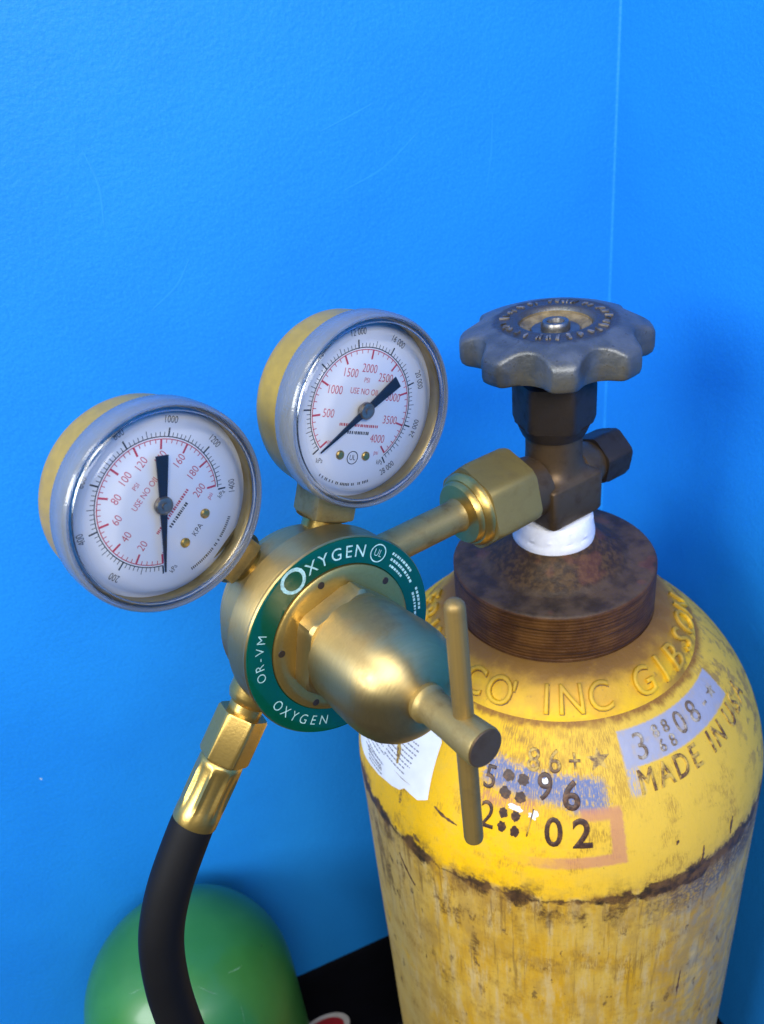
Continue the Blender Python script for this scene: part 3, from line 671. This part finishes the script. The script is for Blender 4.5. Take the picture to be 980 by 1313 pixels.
while a < 2*math.pi-0.05:
    for _ in range(rnd.choice((2, 2, 3))):
        r0 = 15.6+rnd.uniform(0, 1.6); r1 = 19.4-rnd.uniform(0, 1.6); wd = rnd.uniform(.45, .75); b = a+rnd.uniform(-.05, .05)
        c_, s_ = math.cos(b), math.sin(b); sl = rnd.uniform(-.5, .5)
        q = [(r0, -wd/2), (r1, -wd/2+sl), (r1, wd/2+sl), (r0, wd/2)]
        lo = [(x*c_-y*s_, x*s_+y*c_, 7.0) for x, y in q]; hi = [(x*c_-y*s_, x*s_+y*c_, 8.25-.45*(x-15)/5) for x, y in q]
        worn.add(lo+hi, [(4, 5, 6, 7), (0, 1, 5, 4), (1, 2, 6, 5), (2, 3, 7, 6), (3, 0, 4, 7)])
    a += rnd.uniform(.17, .24)
o = worn.build('worn_lettering', M['wheel_letter'], hw, Matrix(), smooth=False); o['kind'] = 'stuff'

# ------------------------------------------------------------------ regulator
TI = R_(5)
RI = Vector((math.cos(PH), math.sin(PH), 0)); RA = Vector((math.sin(PH)*math.cos(TI), -math.cos(PH)*math.cos(TI), math.sin(TI))); RZ = RA.cross(RI)
RB = Vector((0, 0, 37))-RI*113.8
rg_m = frame(RB, RI, RZ, RA); rg = thing('pressure_regulator', 'brass oxygen regulator with green ring label and two round white gauges', 'regulator', rg_m)
def ax(org, d, up=(0, 0, 1)):                # local frame (regulator space) with z along d
    d = Vector(d).normalized(); x = Vector(up).cross(d)
    if x.length < 1e-3: x = Vector((1, 0, 0)).cross(d)
    x.normalize(); y = d.cross(x); return frame(org, x, y, d)
bodyR = [(0, -5), (20, -5), (23.6, -4), (25.4, -1.5), (26.2, 2), (27.2, 3), (28.2, 5), (28.4, 12.5), (28.8, 14.0), (30.4, 14.6), (30.9, 15.4), (31.0, 24.6), (30.8, 25.4), (31.3, 25.9), (31.4, 26.9), (31.1, 27.4), (22.0, 27.4)]
rb = finish('regulator_body', *lathe(bodyR, 128), M['brass'], rg, Matrix(), angle=30)
lbl = finish('ring_label', *lathe([(31.0, 27.45), (30.9, 27.75), (30.4, 27.85), (23.3, 27.85), (23.0, 27.45)], 128), M['green_label'], rg, Matrix(), angle=50)
finish('bonnet_flange', *lathe([(23.0, 27.5), (22.9, 28.3), (22.3, 28.7), (20.4, 29.0), (16, 29.0)], 128), M['brass_bright'], rg, Matrix(), angle=40)
for deg in (100.3, 164.4, 35, -60, -130):
    a = R_(deg); finish('dimple', *lathe([(1.15, 0.0), (1.05, 0.08), (0, 0.1)], 20), M['bronze_dark'], rg, Matrix.Translation(Vector((20.7*math.cos(a), 20.7*math.sin(a), 28.93))*MM))
hexn = prism(6, 18.9, 29.0, 36.5, 14, 0.9); finish('bonnet_nut', *hexn, M['brass'], rg, Matrix(), angle=28)
bonP = [(14, 35.6), (16.4, 35.9), (16.6, 36.8), (16.8, 40), (17.2, 47), (17.4, 53), (17.2, 57), (16.5, 60.2), (15.2, 62.8), (13.2, 65.0), (10.6, 66.7), (8.0, 67.6), (5.6, 68.0), (4.4, 68.1)]
finish('bonnet', *lathe(bonP, 128), M['brass'], rg, Matrix(), angle=40)
scr = finish('adjusting_screw', *lathe([(3.8, 65), (4.6, 67.2), (5.4, 68.0), (5.5, 69.4), (4.9, 70.2), (4.7, 71.4), (4.85, 80), (5.4, 90.6), (5.2, 91.4), (0, 91.5)], 64), M['brass_old'], rg, Matrix(), angle=28)
finish('screw_end_face', *lathe([(5.1, 91.52), (4.8, 91.75), (0, 91.8)], 48), M['bronze'], scr, Matrix())
ca = R_(87)
barP = [(0, -38.4), (1.7, -38.4), (2.4, -37.9), (2.6, -37.0), (2.6, 33.8), (2.4, 35.0), (1.8, 35.8), (0.8, 36.2), (0, 36.3)]
finish('crossbar', *lathe(barP, 40), M['bar'], scr, ax((0.8, 1.2, 83.0), (math.cos(ca), math.sin(ca), 0), (0, 0, 1)), angle=40)

# ring label lettering
def ring_text(pile, chars, inward=False, z=27.95):
    for ch, deg, size, sx, r in chars:
        V, Fc = glyphs(ch, size, 0, 0, -0.04 if size < 5 else 0.0, sx, 2.0); a = R_(deg)
        def f(v):
            if inward: b = a+v[0]/r; q = r-v[1]
            else: b = a-v[0]/r; q = r+v[1]
            return (q*math.cos(b), q*math.sin(b), z)
        pile.add(V, Fc, f)
p = Pile()
ring_text(p, [('O', 114, 11.0, 1.0, 26.9)] + [(c_, d_, 5.4, 0.95, 26.8) for c_, d_ in zip('XYGEN', (100.5, 91.8, 82.6, 74, 65.6))])
ring_text(p, [(c_, d_, 3.9, 1.0, 27) for c_, d_ in zip('OR-VM', (179, 172, 166.5, 161, 153.5))])
ring_text(p, [(c_, d_, 4.4, 0.95, 27) for c_, d_ in zip('OXYGEN', (-156, -148, -140, -132, -124, -116))], True)
ring_text(p, [('UL', 51.5, 3.2, 0.8, 27)])
ua = R_(51.5); c0 = Vector((27*math.cos(ua), 27*math.sin(ua), 27.95)); V, Fc = [], []
for k in range(33):
    a = 2*math.pi*k/32
    for r_ in (2.5, 2.85): V.append(c0+Vector((r_*math.cos(a), r_*math.sin(a), 0)))
Fc = [(2*k, 2*k+1, 2*k+3, 2*k+2) for k in range(32)]; p.add(V, Fc)
def ring_scribble(pile, r, d0, d1, h, rnd):
    d = d0
    while d > d1:
        wd = rnd.uniform(.5, 1.1)/r; a0 = R_(d); a1 = a0-wd
        V = [(q*math.cos(a), q*math.sin(a), 27.95) for q, a in ((r, a0), (r, a1), (r+h, a1), (r+h, a0))]; pile.add(V, [(0, 1, 2, 3)]); d -= math.degrees(wd)+rnd.uniform(.5, 1.0)
rnd = random.Random(3)
ring_scribble(p, 28.3, 41, 20, .8, rnd); ring_scribble(p, 26.6, 40, 14, .8, rnd); ring_scribble(p, 24.9, 38, 24, .7, rnd); ring_scribble(p, 27.6, 8, -8, .8, rnd); ring_scribble(p, 26, 6, -16, .8, rnd)
p.build('label_lettering', M['label_text'], lbl, Matrix(), smooth=False)

# inlet tube and cylinder nut
X90 = Matrix.Rotation(R_(90), 4, 'Y')        # z of the part along the regulator's x (towards the valve)
def inlet(z0=0.0): return Matrix.Translation((0, 2.4*MM, 0.0)) @ X90
tb = finish('inlet_tube', *lathe([(4, 20), (5.9, 20), (6.0, 27), (5.8, 40), (5.8, 64.5), (6.3, 67.5), (7.6, 69), (5, 70)], 64), M['brass_old'], rg, inlet(), angle=40)
finish('gland', *lathe([(6, 67.0), (10.8, 67.7), (11.5, 68.7), (11.8, 71.0), (8, 71.5)], 64), M['brass_bright'], rg, inlet(), angle=30)
nut = finish('coupling_nut', *prism(6, 16.6, 73.0, 93.5, 22, 2.6), M['brass_nut'], rg, inlet(), angle=28)
finish('nut_shoulder', *lathe([(9, 69.7), (12.2, 69.9), (13.1, 70.8), (13.7, 72.0), (13.9, 73.9), (10, 74.1)], 72), M['brass_bright'], nut, Matrix(), angle=30)

# outlet fitting, hose ferrule
od = Vector((-.655, -.756, 0)).normalized(); og = Vector((-22.0, -16.0, 7.5))
finish('outlet_boss', *lathe([(6, -6), (7.4, -5), (7.4, 4.0), (6.6, 6.0), (5.4, 7.0), (5.2, 12), (4, 12)], 64), M['brass_bright'], rg, ax(og, od), angle=35)

# gauges
def gauge(center, phd, tid, roll, kind, label, back):
    ph, ti = R_(phd), R_(tid); nrm = Vector((math.sin(ph)*math.cos(ti), -math.cos(ph)*math.cos(ti), math.sin(ti)))
    up = (Vector((0, 0, 1))-nrm*nrm.z).normalized(); rt = up.cross(nrm)
    c, s = math.cos(R_(roll)), math.sin(R_(roll))       # roll clockwise seen from the front
    x = rt*c-up*s; y = rt*s+up*c
    gm = rg_m.inverted() @ frame(center, x, y, nrm)
    g = finish('pressure_gauge', *lathe([(0, -back-1.5), (18, -back-1.5), (23.5, -back-1.1), (25.6, -back), (26.3, -back+1.6), (26.5, -back+4), (26.5, -8.5), (25.2, -8.3), (25.2, -8.0), (0, -8.0)], 128), M['case'], rg, gm, angle=40)
    g['label'] = label
    I = Matrix()
    def knurl(i, a, r): return r+(0.07*math.sin(a*180) if 1 <= i <= 4 else 0)
    finish('bezel', *lathe([(26.6, -8.8), (27.6, -8.6), (27.95, -7.8), (28.0, -4), (27.9, -1.6), (27.6, -0.7), (27.2, -0.2), (26.8, -0.15), (26.5, -0.6), (26.4, -5.2), (26.4, -8.0), (26.6, -8.2), (26.6, -8.8)], 540, knurl), M['plastic'], g, I, angle=40)
    finish('lip_ring', *lathe([(26.4, -3.4), (26.1, -2.9), (25.8, -3.1), (25.7, -4.4), (25.7, -6.9)], 128), M['brass'], g, I, angle=60)
    finish('dial', *lathe([(25.9, -7.0), (25.8, -6.85), (0, -6.8)], 128), M['dial'], g, I)
    finish('lens', *lathe([(26.45, -1.5), (26.2, -0.7), (25.7, -0.45), (25.3, 0.1), (24.8, 0.4), (24.3, 0.45), (23.8, 0.3), (23.4, -0.05), (22.9, -0.1), (22.3, 0.3), (21, 0.6), (18, 1.0), (12, 1.55), (6, 1.75), (0, 1.8)], 128), M['lens'], g, I, angle=30)
    finish('lens_rim', *lathe([(26.35, -0.8), (25.4, -0.6), (25.1, -1.2), (25.3, -2.0), (26.35, -2.2), (26.35, -0.8)], 128), M['glass'], g, I, angle=40)
    zp = -6.70
    P = lambda r, deg: (r*math.sin(R_(deg)), r*math.cos(R_(deg)))
    red, blk = Pile(), Pile()
    if kind == 'high':
        a0, a1, top_, majr, minr, kmax = -134.5, 137.0, 4000, 500, 100, 28000; kmaj, kmin = 4000, 400; fmt = lambda v: '%d %03d' % (v//1000, v % 1000)
        top_p = 4000
    else:
        a0, a1, top_, majr, minr, kmax = -132.5, 132.5, 200, 20, 4, 1400; kmaj, kmin = 200, 20; fmt = lambda v: str(v)
    span = a1-a0; psi_k = 6.895
    v = 0
    while v <= top_:
        d = a0+span*v/top_; mj = (v % majr == 0); md = (v % (majr//2) == 0)
        p0, p1 = P(16.9, d), P(14.2 if mj else (15.3 if md else 15.8), d); red.bar(*p0, *p1, 0.55 if mj else 0.2, zp)
        if mj and v > 0:
            q = P(11.5 if kind == 'high' else 11.9, d)
            tv, tf = glyphs(str(v), 3.5 if kind == 'high' else 3.3, 0, 0, -0.03, 0.78, None)
            red.add(tv, tf, lambda w, q=q: (q[0]+w[0], q[1]+w[1], zp))
        v += minr
    red.arc(16.75, 16.98, math.pi/2-R_(a1), math.pi/2-R_(a0), zp)
    blk.arc(17.35, 17.6, math.pi/2-R_(a1+2), math.pi/2-R_(a0), zp)
    v = 0
    while v <= kmax:
        d = a0+span*(v/psi_k)/top_; mj = (v % kmaj == 0); md = v % (kmaj//2) == 0
        p0, p1 = P(17.5, d), P(19.8 if mj else (19.4 if md else 18.7), d); blk.bar(*p0, *p1, 0.42 if mj else 0.17, zp)
        if mj and v > 0:
            tv, tf = glyphs(fmt(v), 2.7, 0, 0, -0.02, 0.75, None); b = R_(d)
            flip = abs(d) > 100
            def f(w, b=b, flip=flip):
                if flip: return ((21.9-w[1])*math.sin(b-w[0]/21.9), (21.9-w[1])*math.cos(b-w[0]/21.9), zp)
                return ((21.9+w[1])*math.sin(b+w[0]/21.9), (21.9+w[1])*math.cos(b+w[0]/21.9), zp)
            blk.add(tv, tf, f)
        v += kmin
    def put(pile, txt, x_, y_, size, sx=0.85, sh=0.0):
        tv, tf = glyphs(txt, size, 0, 0, -0.015, sx, None, 1.0, sh); pile.add(tv, tf, lambda w: (x_+w[0], y_+w[1], zp))
    def fuzz(pile, x0, y, L, h, seed):
        r_ = random.Random(seed); x_ = x0
        while x_ < x0+L:
            wd = r_.uniform(.22, .5); pile.add([(x_, y, zp), (x_+wd, y, zp), (x_+wd, y+h, zp), (x_, y+h, zp)], [(0, 1, 2, 3)]); x_ += wd+r_.uniform(.15, .4)
    put(red, 'PSI', 0, 8.2, 2.0); put(red, 'USE NO OIL', 0, 4.9, 2.5, 0.78)
    fuzz(red, -6.8, -5.2, 14, 0.8, 4); fuzz(blk, -3.5, -7.4, 7.5, 0.9, 5)
    put(blk, 'kPa', *P(19.4, a0-9), 2.1, 0.8); put(blk, 'kPa', *P(18.5, a1+9), 2.1, 0.8); put(red, 'psi', *P(15.0, a1+9), 2.0, 0.8); put(red, 'psi', *P(13.5, a0-3), 1.8, 0.8)
    for deg0, n_ in ((-152, 12), (-169, 22)):
        for k in range(n_):
            b = deg0-k*1.5 if False else deg0-k*1.5
            if random.random() < .22: continue
            q0, q1 = P(21.9, b), P(22.7, b); blk.bar(*q0, *q1, .3, zp)
    put(blk, 'UL', 0, -14.3, 2.3, 0.8) if kind == 'high' else put(blk, 'KPA', 0, -14.6, 2.4, 0.85)
    if kind == 'high': 
        V, Fc = [], []
        for k in range(33):
            a = 2*math.pi*k/32
            for r_ in (1.75, 2.0): V.append((r_*math.cos(a), -14.3+r_*math.sin(a), zp))
        blk.add(V, [(2*k, 2*k+1, 2*k+3, 2*k+2) for k in range(32)])
    red.build('red_scale', M['red'], g, I, smooth=False); blk.build('black_scale', M['black'], g, I, smooth=False)
    for s_ in (-1, 1):
        q = P(14.4, 180+s_*19); finish('dial_screw', *lathe([(1.35, -6.8), (1.35, -6.4), (1.0, -6.05), (0.4, -5.95), (0, -6.0)], 28), M['brass_bright'], g, Matrix.Translation((q[0]*MM, q[1]*MM, 0)))
    tip = {'high': a0+3.2-3.0, 'low': a0+1.5}[kind]; d = Vector(P(1, tip)); nn = Vector((-d.y, d.x)); z0, z1 = -4.6, -4.2
    out = [d*18.6, d*6+nn*.75, d*2+nn*1.0, -d*2+nn*1.05, -d*13.2+nn*1.75, -d*13.2-nn*1.75, -d*2-nn*1.05, d*2-nn*1.0, d*6-nn*.75]
    out[0:1] = [d*18.4-nn*.16, d*18.4+nn*.16]
    nV = [(q.x, q.y, z0) for q in out]+[(q.x, q.y, z1) for q in out]; m_ = len(out)
    nF = [tuple(range(m_)), tuple(range(m_, 2*m_))]+[(k, (k+1) % m_, (k+1) % m_+m_, k+m_) for k in range(m_)]
    finish('needle', nV, nF, M['needle'], g, I, smooth=False)
    finish('needle_hub', *lathe([(1.2, -6.8), (1.2, -4.9), (2.5, -4.8), (2.5, -3.9), (2.2, -3.5), (1.3, -3.3), (1.0, -3.35), (0.9, -3.0), (0, -2.95)], 40), M['hubm'], g, I, angle=35)
    return g
gauge((-64.4, -62.5, 99.5), 35.5, 3.5, 24.3, 'high', 'upper gauge with red scale to four thousand, needle at zero', 21.5)
gauge((-118.4, -92.8, 94.0), 39.1, 3.7, -34.0, 'low', 'left gauge with red scale to two hundred, needle pointing straight down', 20.5)
# gauge stems between body and cases
for deg, ra in ((66.9, 7.0), (122.9, 5.0)):
    d = Vector((math.cos(R_(deg)), math.sin(R_(deg)), 0)); m_ = ax(Vector((0, 0, ra)), d, (0, 0, 1))
    s_ = finish('gauge_stem', *lathe([(4, 24), (6.2, 26.5), (6.0, 30.8), (5.4, 31.4), (5.2, 43), (3, 43)], 48), M['brass_bright'], rg, m_, angle=40)
    finish('stem_flat', *prism(4, 9.6, 31.0, 42, 45, 0.6), M['brass_old'], s_, Matrix(), angle=25)

# ------------------------------------------------------------------ hose
def rw(i, z, a=7.0): return RB+RI*i+RZ*z+RA*a
hd_w = (RI*od.x+RZ*od.y).normalized(); h0 = rw(-28.5, -23.5, 7.5)
hm = Matrix.Translation(h0*MM)
hs = thing('oxygen_hose', 'black rubber hose with crimped brass ferrule hanging below the brass regulator', 'hose', hm)
x_ = hd_w.orthogonal().normalized(); fm = frame((0, 0, 0), RA - hd_w*RA.dot(hd_w), hd_w.cross(RA), hd_w)
finish('hose_nut', *prism(6, 8.3, 0, 15.6, 8, 0.6), M['brass_bright'], hs, fm, angle=25)
def crimp(i, a, r):
    if not (4 <= i <= 9): return r
    w_ = math.sin(math.pi*(i-3)/7)
    x = (a*4/math.pi) % 1.0; return r-0.8*w_*min(1, 1.6*max(0, math.sin(math.pi*x)))
fr_ = finish('ferrule', *lathe([(4, 15.2), (6.2, 15.6), (6.9, 16.3), (7.15, 17.2), (7.2, 18.6), (7.25, 21), (7.25, 24), (7.25, 27), (7.25, 30), (7.2, 32.4), (7.2, 34), (7.2, 37.4), (7.05, 37.9), (5.6, 38)], 128, crimp), M['brass_bright'], hs, fm, angle=40)
end = rw(-28.5, -23.5, 7.5)+hd_w*34
pts = [end-h0, end+hd_w*8-h0] + [rw(i, z, a)-h0 for i, z, a in [(-67.5, -72.0, 7.4), (-74.8, -89, 7), (-78.3, -109, 6.5), (-79.4, -130, 6.0), (-79.0, -152, 5.5), (-77, -190, 5), (-72, -260, 2), (-68, -340, -3), (-70, -430, -6), (-90, -490, 0)]]
gp = [Vector((-190, -140, ZF+7.4)), Vector((-270, -200, ZF+7.4)), Vector((-360, -330, ZF+7.4)), Vector((-380, -520, ZF+7.4))]
pts += [q-h0 for q in gp]
finish('hose_tube', *tube(catmull(pts, 10), [6.85+0.35*min(1, k/28) for k in range(500)], 32), M['rubber'], hs, Matrix(), angle=60)

# ------------------------------------------------------------------ green tank
GX, GY, GR, GT = -202.0, -5.1, 57.2, -212.3
gt = thing('green_tank', 'glossy green round topped gas tank standing low behind the hose', 'gas tank', frame((GX, GY, ZF), (1, 0, 0), (0, 1, 0), (0, 0, 1)))
hz = -ZF+GT
gp_ = [(GR*math.cos(a)**(2/2.2), hz-GR+GR*math.sin(a)**(2/2.2)) for a in [math.pi/2*(1-i/40) for i in range(41)]]
gp_[0] = (0, hz)
gp_ += [(GR, hz-GR-k*12) for k in range(1, 17)] + [(GR-1, 6), (GR-4, 1.5), (GR-8, 0), (0, 0)]
tank = finish('tank_body', *lathe(gp_, 128), M['green'], gt, Matrix(), angle=60)
def tank_pt(deg, el, h=.12):
    e = R_(el); r = GR*math.cos(e)**(2/2.2)+h; z = hz-GR+GR*math.sin(e)**(2/2.2)+h; a = R_(deg); return Vector((r*math.sin(a), -r*math.cos(a), z))
V = [tank_pt(4.5, 51)]
for k in range(14):
    a = 2*math.pi*k/14; V.append(tank_pt(4.5+3.0*math.cos(a)*random.uniform(.7, 1.2), 51+2.0*math.sin(a)*random.uniform(.7, 1.2)))
def tank_scuff(d0, e0, d1, e1, wd, seed):
    r_ = random.Random(seed); n_ = 9; V_, F_ = [], []
    for i in range(n_):
        f_ = i/(n_-1); q = wd*r_.uniform(.4, 1)*math.sin(math.pi*(f_*.9+.05)); dd = d0+(d1-d0)*f_; ee = e0+(e1-e0)*f_+r_.uniform(-.3, .3)
        V_ += [tank_pt(dd, ee-q/2, .1), tank_pt(dd, ee+q/2, .1)]
    finish('scuff', V_, [(2*i, 2*i+1, 2*i+3, 2*i+2) for i in range(n_-1)], M['tank_scuff'], tank, Matrix(), smooth=False)
M['tank_scuff'] = plain('tank_scuff', (0.12, 0.26, 0.13), 0.5, var=0.4, scale=400)
for q in [(34, 62, 44, 52, .9, 1), (52, 40, 47, 30, .8, 2), (22, 44, 30, 40, .7, 3), (-28, 66, -40, 60, .7, 4), (60, 55, 72, 50, .8, 5), (8, 74, 30, 72, .6, 6), (-44, 40, -40, 34, .6, 7)]: tank_scuff(*q)
finish('rust_spot', V, [(0, 1+k, 1+(k+1) % 14) for k in range(14)], M['stain'], tank, Matrix(), smooth=False)

# round sticker on the baseboard
sk_m = frame(CN+TL*234+TR*3.75+Vector((0, 0, -466)), TL, (0, 0, 1), TR)
sk = thing('round_sticker', 'small round red and white sticker on the black baseboard beside the green tank', 'sticker', sk_m)
finish('sticker_rim', *lathe([(21, 0), (20.9, .3), (16.6, .35), (16.5, 0)], 64), M['stick_white'], sk, Matrix())
finish('sticker_face', *lathe([(16.5, 0), (16.4, .4), (0, .4)], 64), M['stick_red'], sk, Matrix())
